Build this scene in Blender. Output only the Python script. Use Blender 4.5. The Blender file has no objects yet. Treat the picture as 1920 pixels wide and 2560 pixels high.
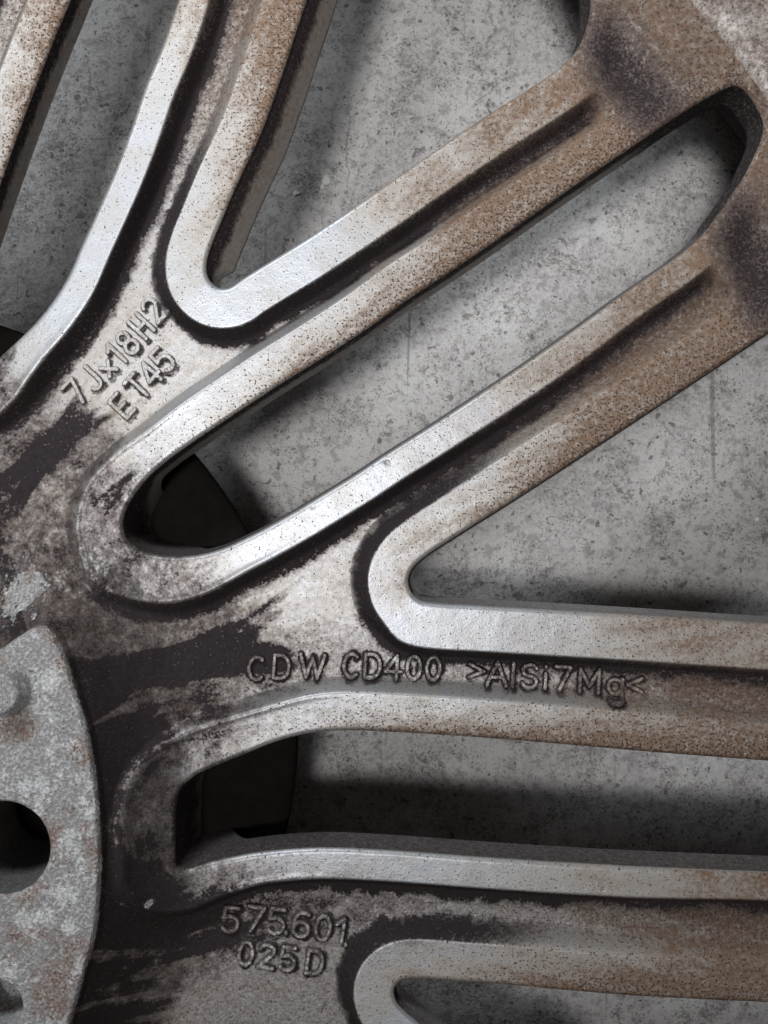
import bpy, math, random
import numpy as np
random.seed(4)
sc = bpy.context.scene
PX = 13000.0            # photo pixels per metre in the plane of the spoke backs
HC = 2600.0             # camera height above that plane, same units
CX, CY = 960.0, 1280.0

# ------------------------------------------------------------ camera
cam = bpy.data.objects.new('camera', bpy.data.cameras.new('camera'))
sc.collection.objects.link(cam)
cam.location = (0, 0, HC / PX)
cam.data.sensor_fit = 'HORIZONTAL'; cam.data.sensor_width = 36
cam.data.lens = 36 * HC / 1920.0
cam.data.clip_start = 0.005; cam.data.clip_end = 50
sc.camera = cam
sc.render.resolution_x = 768; sc.render.resolution_y = 1024

# ------------------------------------------------------------ light
w = bpy.data.worlds.new('World'); sc.world = w; w.use_nodes = True
bg = w.node_tree.nodes['Background']
bg.inputs[0].default_value = (1.0, 0.96, 0.92, 1); bg.inputs[1].default_value = 0.055
def area(name, loc, target, size, size_y, energy, col):
    l = bpy.data.lights.new(name, 'AREA'); l.shape = 'RECTANGLE'
    l.size = size; l.size_y = size_y; l.energy = energy; l.color = col
    o = bpy.data.objects.new(name, l); sc.collection.objects.link(o)
    o.location = loc
    from mathutils import Vector
    d = Vector(target) - Vector(loc)
    o.rotation_euler = d.to_track_quat('-Z', 'Y').to_euler()
    return o
from mathutils import Vector
sl = bpy.data.lights.new('overhead_light', 'SPOT'); sl.energy = 103; sl.color = (1.0, 0.99, 0.985)
sl.shadow_soft_size = 0.19; sl.spot_size = math.radians(18.0); sl.spot_blend = 1.0
so = bpy.data.objects.new('overhead_light', sl); sc.collection.objects.link(so); so.location = (-0.22, -0.05, 1.60)
so.rotation_euler = (Vector((-0.008, 0.110, 0))-Vector(so.location)).to_track_quat('-Z', 'Y').to_euler()
area('window_light', (-0.16, 0.34, 0.30), (0, 0.06, 0), 0.30, 0.10, 1.5, (0.93, 0.97, 1.0))
sc.view_settings.view_transform = 'Standard'; sc.view_settings.look = 'None'
sc.view_settings.exposure = 0.0; sc.view_settings.gamma = 1.0
sc.view_settings.use_curve_mapping = False

# ------------------------------------------------------------ numpy helpers
def ss(a, b, x):
    t = np.clip((x - a) / (b - a), 0, 1); return t * t * (3 - 2 * t)
def spline(pts, n=4):
    P = np.array(pts, float); N = len(P); out = []
    for i in range(N):
        p0, p1, p2, p3 = P[i-1], P[i], P[(i+1) % N], P[(i+2) % N]
        d0 = max(np.linalg.norm(p1-p0), 1e-6)**.5; d1 = max(np.linalg.norm(p2-p1), 1e-6)**.5; d2 = max(np.linalg.norm(p3-p2), 1e-6)**.5
        m1 = (p2-p1) + d1*((p1-p0)/d0 - (p2-p0)/(d0+d1)); m2 = (p2-p1) + d1*((p3-p2)/d2 - (p3-p1)/(d1+d2))
        # centripetal tangents
        for k in range(n):
            t = k / n
            h00 = 2*t**3-3*t*t+1; h10 = t**3-2*t*t+t; h01 = -2*t**3+3*t*t; h11 = t**3-t*t
            out.append(h00*p1 + h10*m1 + h01*p2 + h11*m2)
    return np.array(out)
def sdf(poly, X, Y):
    """signed distance, positive outside the polygon"""
    best = np.full(X.shape, 1e12); ins = np.zeros(X.shape, bool)
    N = len(poly)
    for i in range(N):
        ax, ay = poly[i]; bx, by = poly[(i+1) % N]
        ex, ey = bx-ax, by-ay; L = ex*ex+ey*ey
        if L < 1e-9: continue
        wx, wy = X-ax, Y-ay
        t = np.clip((wx*ex+wy*ey)/L, 0, 1)
        d = (wx-t*ex)**2+(wy-t*ey)**2
        np.minimum(best, d, out=best)
        if ay != by:
            c = ((Y >= ay) != (Y >= by)) & (X < ax+(Y-ay)*ex/ey)
            ins ^= c
    d = np.sqrt(best); d[ins] *= -1
    return d
def vnoise(X, Y, s, seed):
    rng = np.random.RandomState(seed); T = rng.rand(256, 256)
    x = X/s + 1000.5; y = Y/s + 1000.5
    xi = np.floor(x).astype(int); yi = np.floor(y).astype(int)
    fx = x-xi; fy = y-yi; fx = fx*fx*(3-2*fx); fy = fy*fy*(3-2*fy)
    xi &= 255; yi &= 255; x1 = (xi+1) & 255; y1 = (yi+1) & 255
    return (T[yi, xi]*(1-fx)+T[yi, x1]*fx)*(1-fy)+(T[y1, xi]*(1-fx)+T[y1, x1]*fx)*fy
def fbm(X, Y, s, seed, o=4):
    r = 0; a = 1; n = 0
    for k in range(o):
        r = r+a*vnoise(X, Y, s/2**k, seed+k*7); n += a; a *= .55
    return r/n
def at_depth(p, z):       # photo pixel of something seen at height z -> plan position
    f = (HC-z)/HC
    return (CX+(p[0]-CX)*f, CY+(p[1]-CY)*f)

# ------------------------------------------------------------ plan of the wheel
C0 = np.array([-433.0, 1878.0])
def rot(P, deg):
    a = math.radians(deg); P = np.array(P, float)-C0
    return np.stack([P[:, 0]*math.cos(a)+P[:, 1]*math.sin(a), -P[:, 0]*math.sin(a)+P[:, 1]*math.cos(a)], 1)+C0
slot1 = [(175,0),(142,78),(104,174),(60,290),(10,430),(-48,600),(-95,740),(-132,850),(-125,925),(-85,945),(-30,915),(0,888),(35,856),(87,804),(133,746),(168,689),(203,608),(243,521),(284,428),(324,324),(359,220),(405,110),(443,0),(500,-180),(560,-380),(400,-500),(330,-400),(245,-180)]
vee2 = [(767,0),(738,87),(712,168),(684,248),(654,330),(619,405),(584,480),(550,561),(526,620),(516,662),(521,694),(542,716),(570,717),(602,696),(648,667),(752,603),(868,526),(960,463),(1093,370),(1191,303),(1284,243),(1360,194),(1411,156),(1446,116),(1466,69),(1476,25),(1474,-60),(1440,-180),(1350,-330),(1150,-480),(980,-500),(900,-400),(830,-200)]
slot3 = [(926,817),(810,893),(694,965),(579,1041),(492,1099),(422,1149),(376,1188),(341,1230),(315,1275),(307,1309),(313,1342),(336,1367),(370,1382),(417,1390),(463,1390),(509,1384),(556,1370),(608,1347),(665,1318),(741,1275),(810,1233),(885,1187),(960,1137),(1076,1064),(1191,989),(1307,912),(1463,803),(1539,747),(1625,688),(1700,635),(1755,588),(1793,538),(1828,488),(1863,437),(1892,382),(1911,336),(1914,300),(1894,257),(1868,222),(1845,209),(1816,217),(1759,249),(1683,297),(1602,353),(1481,434),(1365,515),(1249,596),(1134,674),(1018,750)]
vee4 = [(1920,833),(1828,895),(1712,972),(1597,1048),(1481,1124),(1365,1200),(1249,1274),(1134,1346),(1070,1388),(1035,1419),(1022,1448),(1028,1477),(1048,1499),(1085,1507),(1191,1513),(1365,1523),(1539,1533),(1712,1544),(1920,1558),(2120,1570),(2240,1560),(2300,1500),(2325,1400),(2310,1200),(2250,980),(2180,800),(2120,740),(2040,755)]
slot6 = [(960,1831),(868,1828),(781,1834),(694,1855),(608,1889),(532,1920),(488,1940),(457,1968),(446,2005),(444,2060),(443,2120),(447,2160),(466,2171),(495,2164),(550,2150),(637,2133),(723,2124),(810,2120),(960,2126),(1191,2143),(1423,2158),(1654,2170),(1920,2181),(2150,2190),(2330,2190),(2370,2150),(2385,2060),(2365,1980),(2300,1935),(2150,1920),(1920,1904),(1654,1884),(1423,1864),(1191,1845)]
vee5 = [(986,2480),(995,2462),(1018,2452),(1076,2452),(1157,2458),(1249,2464),(1423,2480),(1597,2494),(1770,2503),(1920,2510),(2150,2525),(2300,2600),(2300,2760),(2150,2960),(1900,3050),(1500,2960),(1250,2740),(1120,2625),(1047,2560),(1018,2535),(993,2508)]
vees = [spline(rot(vee2, 36)), spline(vee2), spline(vee4), spline(vee5)]
slots = [spline(slot1), spline(slot3), spline(slot6)]
SANG = [68.5, 32.5, -3.5]
ZP = 195.0
padimg = [(127,1598),(156,1664),(179,1745),(203,1820),(223,1924),(234,2028),(240,2121),(237,2225),(226,2352),(197,2456),(168,2560),(120,2690),(-100,2900),(-500,2900),(-500,1700),(-200,1640),(-40,1640),(35,1596),(72,1574),(100,1572)]
pad = np.array([at_depth(p, ZP) for p in spline(padimg)])
bc = at_depth((-4, 2131), ZP); BR = 109
bolt = np.array([(bc[0]+BR*math.cos(t), bc[1]+BR*math.sin(t)) for t in np.linspace(0, 2*math.pi, 65)[:-1]])
holes = vees+slots+[bolt]

STEP = 2.5; U0, U1, V0, V1 = -260, 2180, -260, 2820
cu = np.arange(U0, U1+STEP*2, STEP*2); cv = np.arange(V0, V1+STEP*2, STEP*2)
XC, YC = np.meshgrid(cu, cv)
def up2(A):
    B = np.empty((A.shape[0]*2-1, A.shape[1]*2-1))
    B[::2, ::2] = A; B[1::2, ::2] = (A[1:]+A[:-1])/2; B[::2, 1::2] = (A[:, 1:]+A[:, :-1])/2
    B[1::2, 1::2] = (A[1:, 1:]+A[1:, :-1]+A[:-1, 1:]+A[:-1, :-1])/4
    return B
DH = [up2(sdf(p, XC, YC)) for p in holes]
DP = up2(sdf(pad, XC, YC))
X = up2(XC); Y = up2(YC)
NR, NC = X.shape
DV = np.minimum.reduce(DH[:4]); DS = np.minimum.reduce(DH[4:7]); DALL = np.minimum.reduce(DH)
R = np.hypot(X-C0[0], Y-C0[1]); PH = np.degrees(np.arctan2(-(Y-C0[1]), X-C0[0]))

def side(D):
    gy, gx = np.gradient(D, STEP); return gx*0.6+gy*0.8
sideV = side(DV); sideS = side(DS)
near = np.argmin(np.stack([np.abs(PH-a) for a in SANG]), 0)
dphi = (PH-np.array(SANG)[near])*math.pi/180*R
cside = ss(-60, 60, dphi)                                   # 0: lower side of a slot, 1: upper side
cside = cside*ss(900, 1300, R)+0.3*(1-ss(900, 1300, R))
wS = 74+20*cside+36*(1-ss(900, 1160, R))*np.where(near == 2, .75, 1)
wS = wS-8*ss(2000, 2400, R)
wV = 99+14*ss(-200, 200, Y-1480)*ss(0, .5, sideV)
qS = ss(0, 1, (DS-wS)/(34+6*cside)); qV = ss(0, 1, (DV-wV)/(30+22*(1-ss(-.3, .4, sideV))))
dep = 26+32*ss(820, 1120, R)
dep = dep*(1-ss(2495, 2550, R))
wob = fbm(X, Y, 70, 3)-.5
H = -dep*qS*qV
H += -26*np.exp(-((R-2625)/62)**2)*ss(35, 120, DALL)
H += -10*ss(2720, 2760, R)
H += wob*1.6
hubrise = 165*np.clip(1-DP/235, 0, 1)**2.0
H = H+np.where(DP > 0, hubrise, 165)
H += 30*(1-ss(-7, 9, DP+4*(fbm(X, Y, 26, 90)-.5)))
padm = 1-ss(-4, 6, DP)
H += padm*(fbm(X, Y, 18, 11)-.5)*3.2
# lug and recess on the mounting face
lx, ly = at_depth((-8, 1738), ZP+40)
dl = np.hypot(X-lx, (Y-ly)*.92); H += 54*(1-ss(38, 60, dl+4*(fbm(X, Y, 24, 5)-.5)))
rx, ry = at_depth((-22, 2530), ZP)
dr = np.hypot(X-rx, Y-ry); H += -150*(1-ss(44, 66, dr))
H += padm*.8*np.sin(np.hypot(X-C0[0], Y-C0[1])/3.1)*ss(.45, .6, fbm(X, Y, 90, 19))
rn = np.random.RandomState(12)
for _ in range(150):
    j, i = rn.randint(8, NR-8), rn.randint(8, NC-8)
    if DALL[j, i] < 4: continue
    if DALL[j, i] > 30 and rn.rand() < .6: continue
    r = rn.uniform(2, 5.5); a = rn.uniform(0, 3.14); k = 7
    sl_ = (slice(j-k, j+k+1), slice(i-k, i+k+1)); dx, dy = X[sl_]-X[j, i], Y[sl_]-Y[j, i]
    u_, v_ = dx*math.cos(a)+dy*math.sin(a), -dx*math.sin(a)+dy*math.cos(a)
    H[sl_] -= rn.uniform(1.5, 4)*np.exp(-(u_/(r*rn.uniform(1, 2)))**2-(v_/r)**2)
# rough casting blob beside the hub
blob = np.exp(-(((X-150)/120)**2+((Y-1450)/90)**2)); H += blob*(fbm(X, Y, 30, 21, 5)-.5)*48
H += 2.5*np.exp(-((DS-wS+4)/7)**2)*ss(1350, 1100, R)
rib = ss(1060, 860, R); H += rib*(1-padm)*(fbm(X*.8+Y*.5, Y*.4-X*.9, 60, 31)-.5)*9
HB = H.copy()
FR = 13.0
e = np.clip(DALL, 0, FR); H = H-(FR-np.sqrt(np.maximum(FR*FR-(FR-e)**2, 0)))

# ------------------------------------------------------------ dirt plus some painted shade, stored per vertex
def G(x, y, sx, sy, a=0):
    c, s = math.cos(math.radians(a)), math.sin(math.radians(a))
    dx, dy = X-x, Y-y; return np.exp(-(((dx*c-dy*s)/sx)**2+((dx*s+dy*c)/sy)**2))
fine = fbm(X, Y, 22, 41, 4); mid = fbm(X, Y, 90, 51, 5)
streak = fbm((X*math.cos(.6)-Y*math.sin(.6))*.28, X*math.sin(.6)+Y*math.cos(.6), 40, 61, 5)
shadeV = ss(-.15, .45, sideV); shadeS = ss(-.1, .4, sideS)
st0 = fbm(DS*1.25+.3*R, (X*.75-Y*.66)*.20, 60, 271, 5)
bump = lambda q: ss(.0, .22, q)*(1-ss(.95, 1.95, q+.7*(fine-.5)+1.1*(mid-.5)))
kS = (DS-wS)/34; kV = (DV-wV)/30
grv = np.maximum(bump(kS)*shadeS*ss(20, 40, DV-wV+60), bump(kV)*np.maximum(shadeV, .95*ss(1950, 1600, R))*ss(-20, 10, DS-wS+10))  # groove deposit with shade painted in, on walls facing away from the light
grv *= ss(2560, 2480, R)
inch = qS*qV
grime_shade = (1.0-.46*ss(1500, 2300, R))*(.72+.56*mid)*grv+0.34*inch*np.maximum(ss(1200, 1800, R), ss(1480, 1620, Y))*ss(2560, 2480, R)
grime_shade = np.maximum(grime_shade, 0.80*np.exp(-((R-2622)/112)**2)*ss(2440, 2580, R+120*(mid-.5))*ss(-70, 60, DALL+30*(fine-.5)))
hubg = ss(1200, 940, R-40+360*(mid-.5)+260*(st0-.5))
st2 = fbm(DS*1.25+.3*R, (X*.75-Y*.66)*.20, 46, 171, 6)
hubd = hubg*(.56+2.9*(st2-.5)+.7*(mid-.5)+.7*(fine-.5))
dark = (1.0*G(520,1640,150,85)+.9*G(330,1760,120,140)+1.1*G(300,2430,170,230)+.6*G(560,2380,150,60)
        +.85*G(90,1190,130,90,20)+.7*G(250,1230,80,60)+.75*G(40,1040,90,90)+.6*G(380,1500,120,30)+.5*G(260,2000,50,120)
        +1.0*G(300,2200,120,90)+1.0*G(420,2330,200,70)+.8*G(260,1900,60,200)+.6*G(560,1700,180,60,10)+.6*G(640,1700,120,45))
light = (.9*G(420,1330,10,10)+.55*G(240,1340,80,130)+.6*G(560,1430,140,40,12)+.8*G(60,1330,60,70)+.6*G(170,1480,70,60)
         +.7*G(780,2160,220,30)+.5*G(480,2520,120,60)+.6*G(300,1130,130,80,40)+.7*G(640,1860,200,30,15))
grime_shade = np.maximum(grime_shade, hubd+dark*(.10+.6*mid+1.0*(st2-.2)+.4*(fine-.4))-.5*light-.15*np.exp(-((DS-wS+6)/7)**2)*ss(1300, 1100, R)+.5*G(40,1400,90,40)*(mid+fine-.4))
grime_shade = np.maximum(grime_shade, hubg*(.44+.6*(fine-.4)+.5*(mid-.4)))
grime_shade = np.maximum(grime_shade, .26*ss(2650, 2760, R)+.2*(mid-.5)*ss(2500, 2700, R))
grime_shade = np.maximum(grime_shade, (.50*G(640,2300,330,150)+.30*G(1050,2290,500,90)+.25*G(800,1790,300,60))*(.5+fine)+.2*(mid-.5)*G(800,2200,600,300))  # tones the lower lettering and pads darker
grime_shade = np.clip(grime_shade, 0, 1)*(1-padm)
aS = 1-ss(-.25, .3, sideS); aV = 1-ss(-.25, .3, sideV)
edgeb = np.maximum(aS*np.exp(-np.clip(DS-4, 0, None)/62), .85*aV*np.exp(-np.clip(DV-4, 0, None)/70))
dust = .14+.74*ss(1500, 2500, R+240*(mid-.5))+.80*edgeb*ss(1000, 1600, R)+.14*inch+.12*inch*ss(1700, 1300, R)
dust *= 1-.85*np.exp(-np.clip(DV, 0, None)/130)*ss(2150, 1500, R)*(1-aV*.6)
dust += ss(1250, 900, R)*.26
dust += .35*ss(2450, 2650, R)
dust = np.clip(dust+.25*(mid-.5)+.15*(fine-.5), 0, 1)*(1-padm)
speck = np.clip(.22+.55*edgeb*ss(900, 1500, R)+.25*ss(1300, 2400, R)+.15*(mid-.5), 0, 1)
speck *= 1-.6*np.exp(-np.clip(DV, 0, None)/90)*ss(1900, 1500, R)
corr = padm+.75*np.clip(G(75,1470,75,75)*1.3-.25+1.6*(fine-.5)+.8*(mid-.5), 0, 1)
corr += .8*G(272,2140,16,90)*ss(.3, .6, mid+.2)
chip = np.clip(1.6*G(187,1176,22,6,25)+1.5*G(385,2238,16,12,40)-.5+.4*(fine-.5), 0, 1)
grime_shade *= 1-chip; corr = np.clip(corr+chip, 0, 1)
rst = fbm(R*.16, np.radians(PH)*1800, 26, 301, 4)
dust = np.clip(dust+.55*(rst-.5)*ss(.25, .5, dust)*(1-padm), 0, 1)

# ------------------------------------------------------------ lettering (single-stroke glyphs)
def arc(cx, cy, rx, ry, a0, a1, n=10):
    return [(cx+rx*math.cos(math.radians(a0+(a1-a0)*i/n)), cy+ry*math.sin(math.radians(a0+(a1-a0)*i/n))) for i in range(n+1)]
GL = {  # unit height 1, y up, centred on x=0
 'C': [arc(.03, .5, .27, .5, 50, 310, 14)],
 'D': [[(-.25, 0), (-.25, 1), (0, 1)]+arc(0, .5, .27, .5, 90, -90, 10)+[(-.25, 0)]],
 'W': [[(-.42, 1), (-.2, 0), (0, .85), (.2, 0), (.42, 1)]],
 '4': [[(.12, 0), (.12, 1), (-.27, .28), (.28, .28)]],
 '0': [arc(0, .5, .23, .5, 0, 360, 18)],
 '>': [[(-.25, .8), (.25, .5), (-.25, .2)]],
 '<': [[(.25, .8), (-.25, .5), (.25, .2)]],
 'A': [[(-.33, 0), (0, 1), (.33, 0)], [(-.2, .33), (.2, .33)]],
 'l': [[(0, 0), (0, 1)]],
 'i': [[(0, 0), (0, .66)], [(0, .93), (0, .97)]],
 'S': [arc(0, .75, .25, .25, 20, 270, 10)+arc(0, .25, .25, .25, 90, -160, 10)],
 '7': [[(-.25, 1), (.27, 1), (-.08, 0)]],
 'M': [[(-.33, 0), (-.33, 1), (0, .25), (.33, 1), (.33, 0)]],
 'g': [arc(0, .34, .24, .32, 0, 360, 14), [(.24, .68), (.24, -.1)]+arc(0, -.12, .24, .2, 0, -150, 6)],
 '5': [[(.22, 1), (-.2, 1), (-.23, .58)]+arc(-.01, .32, .26, .32, 115, -140, 12)],
 '6': [arc(0, .3, .25, .3, 0, 360, 14), [(-.25, .3)]+arc(.05, .55, .3, .45, 180, 60, 8)],
 '.': [[(0, 0), (0, .04)]],
 '1': [[(-.18, .78), (.04, 1), (.04, 0)]],
 '2': [arc(0, .74, .25, .26, 165, -20, 8)+[(-.25, 0), (.27, 0)]],
 'J': [[(.18, 1), (.18, .25)]+arc(-.04, .25, .22, .25, 0, -160, 8)],
 'x': [[(-.2, .1), (.2, .6)], [(-.2, .6), (.2, .1)]],
 '8': [arc(0, .76, .21, .24, 0, 360, 14), arc(0, .27, .25, .27, 0, 360, 14)],
 'H': [[(-.23, 0), (-.23, 1)], [(.23, 0), (.23, 1)], [(-.23, .5), (.23, .5)]],
 'E': [[(.23, 1), (-.22, 1), (-.22, 0), (.23, 0)], [(-.22, .5), (.15, .5)]],
 'T': [[(-.27, 1), (.27, 1)], [(0, 1), (0, 0)]],
}
ZT = -40
TEXT = [
 ('size', 0, 62, 47, [('7',185,979),('J',224,944),('x',262,914),('1',287,882),('8',316,855),('H',350,813),('2',381,772)]),
 ('offset', 0, 62, 48, [('E',301,1013),('T',342,965),('4',372,932),('5',404,898)]),
 ('alloy', 1, 58, -3.5, [('C',639,1672),('D',702,1669),('W',780,1667),('C',877,1665),('D',931,1666),('4',984,1668),('0',1035,1670),('0',1084,1672),
          ('>',1192,1679),('A',1244,1685),('l',1284,1688),('S',1326,1692),('i',1366,1694),('7',1408,1697),('M',1476,1703),('g',1541,1709),('<',1590,1714)]),
 ('number', 2, 62, -8, [('5',575,2303),('7',636,2302),('5',690,2308),('.',718,2308),('6',753,2316),('0',807,2324),('1',854,2333),('.',868,2338)]),
 ('suffix', 2, 58, -8, [('0',613,2388),('2',665,2395),('5',718,2402),('D',786,2411)]),
]
def strokes(h, ang, chars, slant=.0, xs_=1.28):
    a = math.radians(ang); ca, sa = math.cos(a), math.sin(a); out = []
    for ch, px, py in chars:
        ox, oy = at_depth((px, py), ZT)
        for pl in GL[ch]:
            q = []
            for gx, gy in pl:
                x, y = (gx*xs_+slant*gy)*h, (gy-.5)*h
                q.append((ox+x*ca-y*sa, oy-(x*sa+y*ca)))
            out.append(q)
    return out
def seg_dist(sts, XX, YY):
    best = np.full(XX.shape, 1e9)
    for q in sts:
        for (ax, ay), (bx, by) in zip(q[:-1], q[1:]):
            m = 40
            sel = (XX > min(ax, bx)-m) & (XX < max(ax, bx)+m) & (YY > min(ay, by)-m) & (YY < max(ay, by)+m)
            if not sel.any(): continue
            xs, ys = XX[sel], YY[sel]; ex, ey = bx-ax, by-ay; L = ex*ex+ey*ey+1e-9
            t = np.clip(((xs-ax)*ex+(ys-ay)*ey)/L, 0, 1)
            best[sel] = np.minimum(best[sel], np.hypot(xs-ax-t*ex, ys-ay-t*ey))
    return best
HAL = np.zeros(X.shape); TS = []
for nm, who, h, ang, chars in TEXT:
    st = strokes(h, ang, chars, xs_=1.06 if who == 0 else 1.26); TS.append(st)
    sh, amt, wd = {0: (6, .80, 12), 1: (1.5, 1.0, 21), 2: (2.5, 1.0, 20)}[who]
    dd = seg_dist([[(a+sh, b+sh) for a, b in q] for q in st], X, Y)  # offset copy paints letter shadow on the first lines; others get settled dust
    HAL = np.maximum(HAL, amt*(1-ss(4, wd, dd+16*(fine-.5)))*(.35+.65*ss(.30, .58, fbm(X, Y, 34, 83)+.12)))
grime_shade = np.clip(np.maximum(grime_shade-.75*np.exp(-((X-Y*0-245)/110)**2-((Y-950)/80)**2)*(1-grv), HAL*(1-padm)), 0, 1)

def bil(A, x, y):
    x = np.clip((np.asarray(x)-U0)/STEP, 0, NC-1.001); y = np.clip((np.asarray(y)-V0)/STEP, 0, NR-1.001)
    i = x.astype(int); j = y.astype(int); fx = x-i; fy = y-j
    return (A[j, i]*(1-fx)+A[j, i+1]*fx)*(1-fy)+(A[j+1, i]*(1-fx)+A[j+1, i+1]*fx)*fy

# ------------------------------------------------------------ materials
def nodes(name):
    m = bpy.data.materials.new(name); m.use_nodes = True; nt = m.node_tree
    return m, nt, nt.nodes['Principled BSDF']
def N(nt, t, **k):
    n = nt.nodes.new(t)
    for a, v in k.items():
        if a.startswith('i_'): n.inputs[a[2:]].default_value = v
        else: setattr(n, a, v)
    return n
def link(nt, a, b): nt.links.new(a, b)
def math_(nt, op, a, b=None, c=None, clamp=False):
    n = nt.nodes.new('ShaderNodeMath'); n.operation = op; n.use_clamp = clamp
    for i, v in enumerate((a, b, c)):
        if v is None: continue
        if isinstance(v, (int, float)): n.inputs[i].default_value = v
        else: nt.links.new(v, n.inputs[i])
    return n.outputs[0]
def mix(nt, f, a, b):
    n = nt.nodes.new('ShaderNodeMix'); n.data_type = 'RGBA'
    if isinstance(f, (int, float)): n.inputs[0].default_value = f
    else: nt.links.new(f, n.inputs[0])
    for i, v in ((6, a), (7, b)):
        if isinstance(v, tuple): n.inputs[i].default_value = v+(1,)
        else: nt.links.new(v, n.inputs[i])
    return n.outputs[2]
def noise(nt, vec, scale, detail=3, rough=.55):
    n = nt.nodes.new('ShaderNodeTexNoise'); n.inputs['Scale'].default_value = scale
    n.inputs['Detail'].default_value = detail; n.inputs['Roughness'].default_value = rough
    nt.links.new(vec, n.inputs['Vector']); return n.outputs['Fac']
def rng_(nt, v, a, b, c=0., d=1.):
    n = nt.nodes.new('ShaderNodeMapRange'); n.interpolation_type = 'SMOOTHSTEP'
    n.inputs[1].default_value = a; n.inputs[2].default_value = b; n.inputs[3].default_value = c; n.inputs[4].default_value = d
    nt.links.new(v, n.inputs[0]); return n.outputs[0]
def mmcoord(nt):
    tc = nt.nodes.new('ShaderNodeTexCoord'); mp = nt.nodes.new('ShaderNodeMapping')
    mp.inputs['Scale'].default_value = (1000, 1000, 1000); nt.links.new(tc.outputs['Object'], mp.inputs[0])
    return mp.outputs[0]

def wheel_material():
    m, nt, b = nodes('silver_wheel_paint_with_brake_dust')
    v = mmcoord(nt)
    at = N(nt, 'ShaderNodeAttribute', attribute_name='dirt_shade')
    sp = nt.nodes.new('ShaderNodeSeparateColor'); link(nt, at.outputs['Color'], sp.inputs[0])
    dust, grm, spk = sp.outputs[0], sp.outputs[1], sp.outputs[2]; cor = at.outputs['Alpha']
    n1 = noise(nt, v, 2.0, 2, .6); n2 = noise(nt, v, .9, 4, .6); n3 = noise(nt, v, .12, 3)
    n4 = noise(nt, v, 5.0, 1, .5)
    silver = mix(nt, rng_(nt, n3, .35, .65), (.42, .44, .48), (.395, .405, .42))
    dmix = math_(nt, 'MULTIPLY', dust, rng_(nt, n2, .2, .75, .55, 1.15), clamp=True)
    col = mix(nt, rng_(nt, dmix, 0, .55), silver, (.40, .375, .348))
    col = mix(nt, rng_(nt, dmix, .4, 1.0), col, (.215, .145, .10))
    # fine grain of settled dust
    gr = rng_(nt, n4, .40, .62)
    col = mix(nt, math_(nt, 'MULTIPLY', math_(nt, 'MULTIPLY', gr, dust), .6), col, (.17, .11, .075))
    # dark specks, two sizes
    th = math_(nt, 'MULTIPLY_ADD', spk, -.21, .70)
    s1 = rng_(nt, math_(nt, 'SUBTRACT', n1, th), 0, .05)
    n5 = noise(nt, v, 1.35, 2, .5)
    s2 = rng_(nt, math_(nt, 'SUBTRACT', n5, math_(nt, 'MULTIPLY_ADD', spk, -.10, .74)), 0, .03)
    n6 = noise(nt, v, .75, 3, .55)
    s3 = rng_(nt, math_(nt, 'SUBTRACT', n6, math_(nt, 'MULTIPLY_ADD', spk, -.06, .755)), 0, .02)
    s = math_(nt, 'MAXIMUM', math_(nt, 'MAXIMUM', s1, s2), s3)
    col = mix(nt, math_(nt, 'MULTIPLY', s, .88), col, (.06, .042, .036))
    n7 = noise(nt, v, 2.4, 1, .5)
    col = mix(nt, math_(nt, 'MULTIPLY', rng_(nt, n7, .74, .78), rng_(nt, spk, .45, .8)), col, (.85, .84, .82))
    # grime with a speckled edge, painted shade included
    gno = math_(nt, 'ADD', math_(nt, 'MULTIPLY', math_(nt, 'SUBTRACT', n1, .5), 1.3), math_(nt, 'MULTIPLY', math_(nt, 'SUBTRACT', n2, .5), .9))
    gn = math_(nt, 'MULTIPLY_ADD', gno, math_(nt, 'MULTIPLY_ADD', grm, .8, .2), grm)
    gm = rng_(nt, gn, .52, .86)
    haze = rng_(nt, gn, .06, .60, 0, .84)
    col = mix(nt, haze, col, (.075, .057, .055))
    gcol = mix(nt, n2, (.013, .0105, .011), (.050, .040, .042))
    col = mix(nt, gm, col, gcol)
    # corroded bare metal
    c1 = noise(nt, v, 1.75, 5, .60); c2 = noise(nt, v, .13, 5, .62); c3 = noise(nt, v, 1.9, 3, .6); c4 = noise(nt, v, .21, 5, .7)
    cc = mix(nt, math_(nt, 'ADD', rng_(nt, c1, .38, .66, 0, .75), rng_(nt, c4, .48, .62, -.25, .35), clamp=True), (.33, .325, .325), (.80, .81, .82))
    cc = mix(nt, math_(nt, 'MULTIPLY', rng_(nt, c2, .50, .64), rng_(nt, c3, .34, .62)), cc, (.25, .165, .13))
    cc = mix(nt, rng_(nt, c3, .62, .70), cc, (.10, .09, .09))
    cmask = rng_(nt, math_(nt, 'ADD', cor, math_(nt, 'MULTIPLY', math_(nt, 'SUBTRACT', c1, .5), .8)), .35, .6)
    col = mix(nt, cmask, col, cc)
    link(nt, col, b.inputs['Base Color'])
    dirty = math_(nt, 'MAXIMUM', math_(nt, 'MAXIMUM', gm, s), math_(nt, 'MULTIPLY', dmix, .7), clamp=True)
    dirty = math_(nt, 'MAXIMUM', dirty, cmask)
    link(nt, rng_(nt, dirty, 0, 1, .52, .03), b.inputs['Metallic'])
    link(nt, rng_(nt, dirty, 0, 1, .42, .80), b.inputs['Roughness'])
    link(nt, rng_(nt, dirty, 0, 1, .55, .12), b.inputs['Specular IOR Level'])
    bh = math_(nt, 'ADD', math_(nt, 'MULTIPLY', n1, .035), math_(nt, 'MULTIPLY', s, -.03))
    bh = math_(nt, 'ADD', bh, math_(nt, 'MULTIPLY', n2, .02))
    bh = math_(nt, 'ADD', bh, math_(nt, 'MULTIPLY', math_(nt, 'MULTIPLY', c1, cmask), .55))
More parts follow.
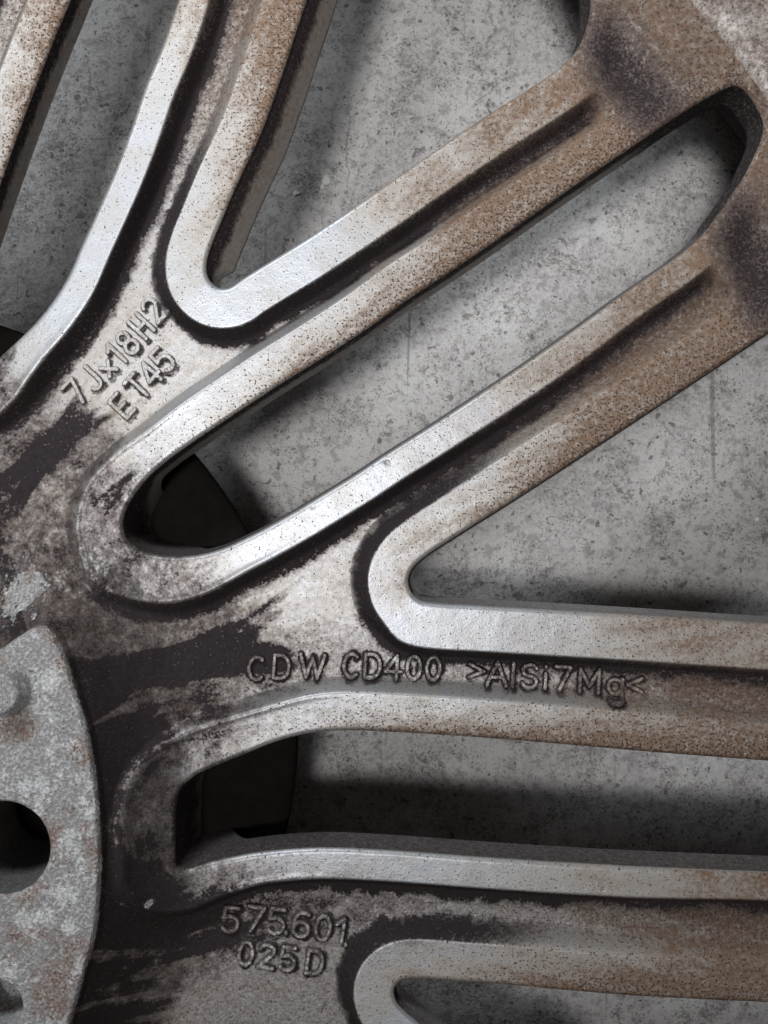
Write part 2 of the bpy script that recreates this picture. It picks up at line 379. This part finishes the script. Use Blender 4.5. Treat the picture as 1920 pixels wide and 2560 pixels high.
    bp = nt.nodes.new('ShaderNodeBump'); bp.inputs['Strength'].default_value = 1; bp.inputs['Distance'].default_value = .0010
    link(nt, bh, bp.inputs['Height']); link(nt, bp.outputs[0], b.inputs['Normal'])
    return m
WM = wheel_material()

def floor_material():
    m, nt, b = nodes('speckled_concrete')
    v = mmcoord(nt)
    a = noise(nt, v, .045, 4, .6); c = noise(nt, v, 1.0, 3, .6); d = noise(nt, v, 1.9, 3, .62); e2 = noise(nt, v, .38, 4, .65)
    f = noise(nt, v, .5, 2, .5)
    g2 = noise(nt, v, .11, 5, .65); p = noise(nt, v, .24, 3, .5)
    col = mix(nt, rng_(nt, a, .35, .65), (.38, .365, .363), (.53, .52, .515))
    col = mix(nt, rng_(nt, g2, .50, .66, 0, .55), col, (.235, .218, .212))
    col = mix(nt, rng_(nt, c, .40, .62, 0, .6), col, (.55, .545, .54))
    col = mix(nt, rng_(nt, e2, .50, .64, 0, .5), col, (.19, .176, .17))
    dn = math_(nt, 'ADD', d, math_(nt, 'MULTIPLY', math_(nt, 'SUBTRACT', g2, .5), .35))
    col = mix(nt, rng_(nt, dn, .53, .68, 0, .72), col, (.10, .092, .088))
    col = mix(nt, rng_(nt, f, .66, .70, 0, .7), col, (.07, .064, .06))
    col = mix(nt, rng_(nt, p, .70, .73, 0, .6), col, (.12, .105, .095))
    tiny = noise(nt, v, 2.6, 1, .5)
    col = mix(nt, rng_(nt, tiny, .76, .80), col, (.85, .84, .82))
    # long faint scratches
    mp = nt.nodes.new('ShaderNodeMapping'); mp.inputs['Rotation'].default_value = (0, 0, .3); mp.inputs['Scale'].default_value = (.45, .018, .1)
    link(nt, v, mp.inputs[0]); sn = noise(nt, mp.outputs[0], 1, 2, .4)
    col = mix(nt, rng_(nt, sn, .70, .76, 0, .5), col, (.12, .112, .105))
    for ang, sc_, th_ in ((1.2, (.7, .03, .1), .72), (-.5, (.35, .05, .1), .73)):
        mp2 = nt.nodes.new('ShaderNodeMapping'); mp2.inputs['Rotation'].default_value = (0, 0, ang); mp2.inputs['Scale'].default_value = sc_
        wn = nt.nodes.new('ShaderNodeVectorMath'); wn.operation = 'MULTIPLY_ADD'; link(nt, g2, wn.inputs[0]); wn.inputs[1].default_value = (9, 9, 0); link(nt, v, wn.inputs[2])
        link(nt, wn.outputs[0], mp2.inputs[0]); s_n = noise(nt, mp2.outputs[0], 1, 2, .4)
        col = mix(nt, rng_(nt, s_n, th_, th_+.05, 0, .55), col, (.13, .12, .115))
    link(nt, col, b.inputs['Base Color']); b.inputs['Roughness'].default_value = .85
    b.inputs['Specular IOR Level'].default_value = .25
    h = math_(nt, 'ADD', math_(nt, 'MULTIPLY', c, .3), math_(nt, 'MULTIPLY', e2, .4))
    h = math_(nt, 'ADD', h, math_(nt, 'MULTIPLY', d, -.12))
    bp = nt.nodes.new('ShaderNodeBump'); bp.inputs['Strength'].default_value = .8; bp.inputs['Distance'].default_value = .0012
    link(nt, h, bp.inputs['Height']); link(nt, bp.outputs[0], b.inputs['Normal'])
    return m

# ------------------------------------------------------------ mesh building
def make_obj(name, co, quads, parent, attr=None, mat=WM, flip=False):
    me = bpy.data.meshes.new(name)
    q = np.asarray(quads, np.int32)
    me.vertices.add(len(co)); me.vertices.foreach_set('co', np.asarray(co, np.float32).ravel())
    me.loops.add(q.size); me.loops.foreach_set('vertex_index', q.ravel())
    me.polygons.add(len(q)); me.polygons.foreach_set('loop_start', np.arange(0, q.size, 4, dtype=np.int32))
    me.polygons.foreach_set('use_smooth', np.ones(len(q), bool))
    me.update(calc_edges=True)
    if attr is not None:
        ca = me.color_attributes.new('dirt_shade', 'FLOAT_COLOR', 'POINT')
        ca.data.foreach_set('color', np.asarray(attr, np.float32).ravel())
    me.materials.append(mat)
    o = bpy.data.objects.new(name, me); sc.collection.objects.link(o)
    if parent: o.parent = parent
    return o
def world(x, y, z): return np.stack([(x-CX)/PX, -(y-CY)/PX, z/PX], -1)

wheel = bpy.data.objects.new('alloy_wheel', None); sc.collection.objects.link(wheel)
wheel['label'] = 'silver alloy car wheel lying face down, its spoke backs stained with brown brake dust'
wheel['category'] = 'wheel'

# snap the border of the sheet onto the hole outlines
CUT = 2.0
inside = DALL < CUT
gy, gx = np.gradient(DALL, STEP); gl = np.hypot(gx, gy)+1e-6; gx /= gl; gy /= gl
XS, YS = X.copy(), Y.copy()
mv = inside & (DALL > CUT-2.2*STEP)
XS[mv] += (gx*(CUT-DALL))[mv]; YS[mv] += (gy*(CUT-DALL))[mv]
HS = H.copy(); HS[mv] = bil(HB, XS[mv], YS[mv])-(FR-math.sqrt(FR*FR-(FR-CUT)**2))
ok = ~inside | mv
cellok = ok[:-1, :-1] & ok[1:, :-1] & ok[:-1, 1:] & ok[1:, 1:] & ((~inside[:-1, :-1]) | (~inside[1:, :-1]) | (~inside[:-1, 1:]) | (~inside[1:, 1:]))
RB = 2866.0
Rc = R[:-1, :-1]; Pc = PH[:-1, :-1]
cellok &= Rc < RB
part = np.zeros(Rc.shape, int)
hubR = 930+18*np.sin(np.radians(Pc*10))
part[:] = np.where(Pc > SANG[0], 10, np.where(Pc > SANG[1], 11, np.where(Pc > SANG[2], 12, 13)))
part[Rc < hubR] = 1
part[(DP[:-1, :-1] < 8)] = 2
part[(Rc > 2700) & (Y[:-1, :-1] < 1500)] = 3
dirt_shade = np.stack([dust, grime_shade, speck, corr], -1)
def part_at(x, y):
    r = np.hypot(x-C0[0], y-C0[1]); p = np.degrees(np.arctan2(-(y-C0[1]), x-C0[0]))
    if r > 2700 and y < 1500: return 3
    if bil(DP, [x], [y])[0] < 8: return 2
    if r < 930+18*math.sin(math.radians(p*10)): return 1
    return 10 if p > SANG[0] else 11 if p > SANG[1] else 12 if p > SANG[2] else 13

walls = {}
DW = 102.0
rngw = np.random.RandomState(8)
for hi, poly in enumerate(holes):
    P = np.array(poly)
    seg = np.linalg.norm(np.roll(P, -1, 0)-P, axis=1); cum = np.concatenate([[0], np.cumsum(seg)])
    M = int(cum[-1]/5); s = np.linspace(0, cum[-1], M+1)[:-1]
    PP = np.concatenate([P, P[:1]]); px = np.interp(s, cum, PP[:, 0]); py = np.interp(s, cum, PP[:, 1])
    tx = np.roll(px, -1)-np.roll(px, 1); ty = np.roll(py, -1)-np.roll(py, 1)
    for _ in range(2):
        tx = (np.roll(tx, 1)+tx*2+np.roll(tx, -1)); ty = (np.roll(ty, 1)+ty*2+np.roll(ty, -1))
    l = np.hypot(tx, ty); nx, ny = ty/l, -tx/l                 # candidate outward (into metal)
    areaP = np.sum(px*np.roll(py, -1)-np.roll(px, -1)*py)
    if areaP < 0: nx, ny = -nx, -ny
    inset = np.full(M, 9.0)
    if hi == 1:    # the window whose left wall leans out wide
        inset += 46*ss(.55, .9, -nx)*ss(1700, 1200, np.hypot(px-C0[0], py-C0[1])*0+1200)*ss(700, 640, py)
    if 4 <= hi < 7: inset += 34*ss(1060, 940, np.hypot(px-C0[0], py-C0[1]))
    for _ in range(12): inset = (np.roll(inset, 1)+inset*2+np.roll(inset, -1))/4
    depth = DW+(320*ss(1080, 935, np.hypot(px-C0[0], py-C0[1])) if hi < 7 else 140)
    base = bil(HB, px+nx*FR, py+ny*FR)
    rings = []
    th0 = math.asin((FR-CUT)/FR)
    gcol = bil(grime_shade, px, py); dcol = bil(dust, px, py)
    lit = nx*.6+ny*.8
    for k in range(6):
        th = th0-.06+(math.pi/2-th0+.06)*k/5
        off = FR*(1-math.sin(th)); rings.append((px+nx*off, py+ny*off, base-FR*(1-math.cos(th)), k/40))
    for k in range(1, 13):
        t = k/12
        rings.append((px-nx*inset*t**.9, py-ny*inset*t**.9, base-FR-(depth-FR+np.where(base > 0, base*.8, 0))*t, .12+t*.88))
    # turned-under lower lip
    rings.append((px+nx*(10-inset), py+ny*(10-inset), base-depth-np.where(base > 0, base*.8, 0)-10, 1.0))
    rings.append((px+nx*(45-inset), py+ny*(45-inset), base-depth-np.where(base > 0, base*.8, 0)-14, 1.0))
    own = [part_at(px[i]+nx[i]*20, py[i]+ny[i]*20) for i in range(M)]
    co = np.stack([world(a, b, c) for a, b, c, _ in rings])    # rings x M x 3
    at = np.zeros((len(rings), M, 4))
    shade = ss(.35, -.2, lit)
    for r, (a, b, c, t) in enumerate(rings):
        nn = fbm(np.cumsum(np.ones(M))*5, np.full(M, c.mean()), 40, 77)
        topd = ss(.0, .05, t)*(1-ss(.35, .62, t+.2*(nn-.5)))
        at[r, :, 0] = np.clip(.3*(1-t)*dcol+.25+.3*shade+.2*(nn-.5), 0, 1); wg = np.maximum((.52 if hi in (4, 5, 6) else .3)*ss(-.4, .2, lit), .8*ss(2450, 2600, np.hypot(px-C0[0], py-C0[1])), .75*ss(1060, 960, np.hypot(px-C0[0], py-C0[1])))*(t > .06)  # wg: unlit walls toned dark, their shade put into the colour
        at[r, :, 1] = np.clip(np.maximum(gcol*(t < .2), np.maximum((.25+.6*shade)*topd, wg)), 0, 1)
        at[r, :, 2] = .2
        at[r, :, 3] = (1. if hi == 7 and t < .12 else 0.)
    for i in range(M):
        if hi < 7 and np.hypot(px[i]-C0[0], py[i]-C0[1]) > RB+30: continue
        if not (U0-50 < px[i] < U1+50 and V0-50 < py[i] < V1+50): continue
        walls.setdefault(own[i], []).append((hi, i, (i+1) % M))
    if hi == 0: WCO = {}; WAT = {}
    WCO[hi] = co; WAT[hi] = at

NAMES = {1: 'hub', 2: 'mounting_face', 3: 'rim', 10: 'spoke', 11: 'spoke', 12: 'spoke', 13: 'spoke'}
OBJ = {}
GXY = world(XS, YS, HS).reshape(-1, 3); DF = dirt_shade.reshape(-1, 4)
for pid in (1, 2, 3, 11, 12, 13, 10):
    jj, ii = np.nonzero(cellok & (part == pid))
    a = jj*NC+ii
    q = np.stack([a, a+NC, a+NC+1, a+1], 1)
    used, inv = np.unique(q, return_inverse=True); q = inv.reshape(-1, 4)
    co = GXY[used]; at = DF[used]
    wl = walls.get(pid, [])
    cos = [co]; ats = [at]; qs = [q]; n = len(co); seen = {}
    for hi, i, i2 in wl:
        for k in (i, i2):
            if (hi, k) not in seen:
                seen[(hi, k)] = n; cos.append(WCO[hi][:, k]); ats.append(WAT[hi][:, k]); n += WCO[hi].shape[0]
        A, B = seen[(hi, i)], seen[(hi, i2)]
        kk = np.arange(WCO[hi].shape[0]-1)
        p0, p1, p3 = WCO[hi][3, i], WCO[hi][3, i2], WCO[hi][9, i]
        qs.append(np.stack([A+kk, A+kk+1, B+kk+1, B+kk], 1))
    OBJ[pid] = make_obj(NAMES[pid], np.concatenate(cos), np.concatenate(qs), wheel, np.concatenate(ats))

# raised lettering: each line its own mesh that follows the casting under it
for (nm, who, h, ang, chars), st in zip(TEXT, TS):
    allp = np.array([p for q in st for p in q]); g = 1.25
    xs = np.arange(allp[:, 0].min()-14, allp[:, 0].max()+14, g); ys = np.arange(allp[:, 1].min()-14, allp[:, 1].max()+14, g)
    XX, YY = np.meshgrid(xs, ys)
    d = seg_dist(st, XX, YY)
    wv = (fbm(XX, YY, 14, 5)-.5)
    w0 = 4.2+1.8*wv; lift = (10 if who == 0 else 13)*(1-ss(w0, w0+4.2, d))*(.85+.5*wv)-1.0
    Z = bil(H, XX, YY)+lift
    keepv = lift > -.9
    c = keepv[:-1, :-1] | keepv[1:, :-1] | keepv[:-1, 1:] | keepv[1:, 1:]
    jj, ii = np.nonzero(c); n_ = XX.shape[1]; a = jj*n_+ii
    q = np.stack([a, a+n_, a+n_+1, a+1], 1); used, inv = np.unique(q, return_inverse=True)
    co = world(XX, YY, Z).reshape(-1, 3)[used]
    gr = bil(grime_shade, XX, YY)
    top = 1-ss(1.5, w0+2, d)
    at = np.stack([bil(dust, XX, YY), np.clip(gr*.45*(1-top)+.25*wv+(1-top)*{0: .10, 1: .45, 2: .25}[who]+top*np.clip((.6 if who else .2)*bil(grime_shade, XX, YY)-.2+.4*wv,0,1), 0, 1), bil(speck, XX, YY)*.6, XX*0], -1).reshape(-1, 4)[used]
    make_obj('raised_lettering', co, inv.reshape(-1, 4), OBJ[{0: 11, 1: 12, 2: 13}[who]], at)

# barrel: the inside of the rim rising round the spokes
def barrel():
    prof = [(2860, -16), (2868, -8), (2900, 4), (2990, 22), (3060, 60), (3090, 130), (3100, 300), (3110, 700)]
    outer = [(3170, 700), (3165, 100), (3150, -100), (3140, -400), (3120, -612), (3040, -612), (2960, -400), (2880, -60)]
    angs = np.radians(np.linspace(-180, 180, 1200)); pr = spline(prof+outer, 5)[:(len(prof)-1)*5+1]
    pr = np.concatenate([pr, np.array(outer)])
    rr, zz = pr[:, 0], pr[:, 1]
    A, RR = np.meshgrid(angs, rr); _, ZZ = np.meshgrid(angs, zz)
    x = C0[0]+RR*np.cos(A); y = C0[1]-RR*np.sin(A)
    co = world(x, y, ZZ).reshape(-1, 3); n = len(angs)
    jj, ii = np.meshgrid(np.arange(len(rr)-1), np.arange(n-1), indexing='ij'); a = (jj*n+ii).ravel()
    q = np.stack([a, a+1, a+n+1, a+n], 1)
    nz = fbm(A*2800, RR, 120, 99)
    at = np.stack([np.clip(.6+1.2*(nz-.4), 0, 1), .22+.25*nz+.7*ss(-20, -70, ZZ)*(RR < 3000), .35+0*nz, 0*nz], -1).reshape(-1, 4)  # foot of the barrel toned dark, painted shade under the rim
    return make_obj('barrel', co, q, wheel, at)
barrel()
def added_shadow_disc():  # added disc below the hub, black to deepen shade at the slot ends
    prof = [(300, -205), (1124, -207), (1149, -213), (1160, -227), (1152, -243), (1124, -251), (300, -253)]
    n = 200; co = []; q = []
    for r_, z_ in prof:
        for k in range(n):
            a = 2*math.pi*k/n; co.append([(C0[0]+r_*math.cos(a)-CX)/PX, -(C0[1]-r_*math.sin(a)-CY)/PX, z_/PX])
    for j in range(len(prof)-1):
        for k in range(n): q.append((j*n+k, (j+1)*n+k, (j+1)*n+(k+1) % n, j*n+(k+1) % n))
    dm, dnt, db = nodes('shadow_disc_black'); dv = mmcoord(dnt)
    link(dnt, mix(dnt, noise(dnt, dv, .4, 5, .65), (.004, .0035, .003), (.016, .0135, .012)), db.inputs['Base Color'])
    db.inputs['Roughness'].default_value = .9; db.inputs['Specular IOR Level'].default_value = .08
    make_obj('added_shadow_disc', co, q, wheel, None, dm)
added_shadow_disc()

# the rest of the wheel, outside the picture: plainer castings of the same spokes
def rest():
    st = 9.0; xs = np.arange(C0[0]-2880, C0[0]+2880, st); ys = np.arange(C0[1]-2880, C0[1]+2880, st)
    XX, YY = np.meshgrid(xs, ys); rr = np.hypot(XX-C0[0], YY-C0[1])
    pp = np.degrees(np.arctan2(-(YY-C0[1]), XX-C0[0]))
    fa = np.radians((pp-14.5) % 36+14.5)                       # ten-fold symmetry: measure in one sector
    FX, FY = C0[0]+rr*np.cos(fa), C0[1]-rr*np.sin(fa)
    ds = np.minimum(sdf(np.array(slot3)[::1], FX, FY), 1e9)
    dv = np.minimum(sdf(np.array(vee2, float), FX, FY), sdf(rot(vee2, -36), FX, FY))
    D = np.minimum(ds, dv)
    gy_, gx_ = np.gradient(D, st); l_ = np.hypot(gx_, gy_)+1e-6
    mv_ = (D < 0) & (D > -2*st)
    XX = np.where(mv_, XX-gx_/l_*D, XX); YY = np.where(mv_, YY-gy_/l_*D, YY)
    qs_, qv_ = ss(86, 126, ds), ss(100, 140, dv)
    Z = np.where(rr < 760, 195, 165*np.clip(1-(rr-760)/235, 0, 1)**2)-58*qs_*qv_*ss(820, 1100, rr)*(1-ss(2490, 2550, rr))
    Z = Z-13*(1-ss(-2, 14, D))
    ko = ((D > 0) | mv_) & (rr < 2866) & (rr > 380) & ~((XX > U0+6) & (XX < U1-30) & (YY > V0+6) & (YY < V1-30))
    keep = ko
    nzz = fbm(XX, YY, 90, 51, 5); nf_ = fbm(XX, YY, 26, 41, 4)
    grv_ = ss(.05, .3, qs_*qv_)*(1-ss(.75, 1., qs_*qv_))
    AT = np.stack([np.clip(.2+.6*ss(1500, 2500, rr)+.4*(nzz-.5), 0, 1), np.clip(.7*grv_*ss(2560, 2480, rr)+ss(1200, 940, rr)*(.5+1.6*(nzz-.5)+.6*(nf_-.5)), 0, 1),
                   np.full(rr.shape, .4), (rr < 745)*1.], -1).reshape(-1, 4)
    ATL = np.tile([.4, .45, .2, 0], (AT.shape[0], 1)); ATA = np.concatenate([AT, ATL])
    c = keep[:-1, :-1] & keep[1:, :-1] & keep[:-1, 1:] & keep[1:, 1:]
    pos_ = D > 0; c &= pos_[:-1, :-1] | pos_[1:, :-1] | pos_[:-1, 1:] | pos_[1:, 1:]
    n_ = XX.shape[1]; W = world(XX, YY, Z-1).reshape(-1, 3); nb = len(W); W2 = world(XX, YY, np.full(XX.shape, -116.)).reshape(-1, 3)
    sec = np.floor((pp-32.5)/36).astype(int) % 10
    sec = np.where(rr < 930, 20, sec)[:-1, :-1]
    for k in sorted(set(sec[c])):
        m = c & (sec == k); jj, ii = np.nonzero(m); a = jj*n_+ii
        q = np.stack([a, a+n_, a+n_+1, a+1], 1); low = q[:, ::-1]+nb; side_ = []
        cs = set(zip(jj.tolist(), ii.tolist()))
        for j, i in cs:
            v = j*n_+i
            for dj, di, e0, e1 in ((-1, 0, v, v+1), (1, 0, v+n_+1, v+n_), (0, -1, v+n_, v), (0, 1, v+1, v+n_+1)):
                if (j+dj, i+di) not in cs: side_.append((e0, e1, e1+nb, e0+nb))
        q = np.concatenate([q, low, np.array(side_)]); used, inv = np.unique(q, return_inverse=True)
        co = np.concatenate([W, W2])[used]
        make_obj('hub_back' if k == 20 else 'spoke', co, inv.reshape(-1, 4), wheel, ATA[used])
rest()

# ------------------------------------------------------------ floor
FZ = -620.0
def floor():
    me = bpy.data.meshes.new('concrete_floor'); s = .9; z = FZ/PX
    me.from_pydata([(-s, -s, z), (s, -s, z), (s, s, z), (-s, s, z)], [], [(0, 1, 2, 3)])
    me.materials.append(floor_material())
    o = bpy.data.objects.new('concrete_floor', me); sc.collection.objects.link(o); o['kind'] = 'structure'
floor()
# white paint flakes lying on the concrete
fm, fnt, fb = nodes('chalky_white_flake'); fb.inputs['Base Color'].default_value = (.72, .72, .70, 1); fb.inputs['Roughness'].default_value = .8
import bmesh
flakes = [((815, 448), 9, 'largest white flake on the concrete in the upper window between the spokes'),
          ((806, 466), 5, 'small white flake just below the largest one in the upper window'),
          ((742, 483), 5, 'white flake left of the other two in the upper window near the spoke'),
          ((1892, 1296), 4, 'single white flake on concrete inside the right-hand triangular window')]
for (p, r, lab) in flakes:
    x, y = at_depth(p, FZ)
    bm = bmesh.new(); k = 9
    rr = [r*1.9*random.uniform(.55, 1.25) for _ in range(k)]
    vs = [[bm.verts.new((rr[i]*f*math.cos(6.283*i/k)/PX, rr[i]*f*math.sin(6.283*i/k)/PX, zz/PX)) for i in range(k)] for f, zz in ((1, 0), (.95, 3), (.55, 5))]
    bm.faces.new(vs[2])
    for a_, b_ in ((0, 1), (1, 2)):
        for i in range(k): bm.faces.new((vs[a_][i], vs[a_][(i+1) % k], vs[b_][(i+1) % k], vs[b_][i]))
    me = bpy.data.meshes.new('paint_flake'); bm.to_mesh(me); bm.free(); me.materials.append(fm)
    o = bpy.data.objects.new('paint_flake', me); sc.collection.objects.link(o)
    wp = world(np.array(x), np.array(y), np.array(FZ+.3)); o.location = tuple(float(t) for t in wp)
    o['label'] = lab; o['category'] = 'flake'; o['group'] = 'white flakes on the concrete'
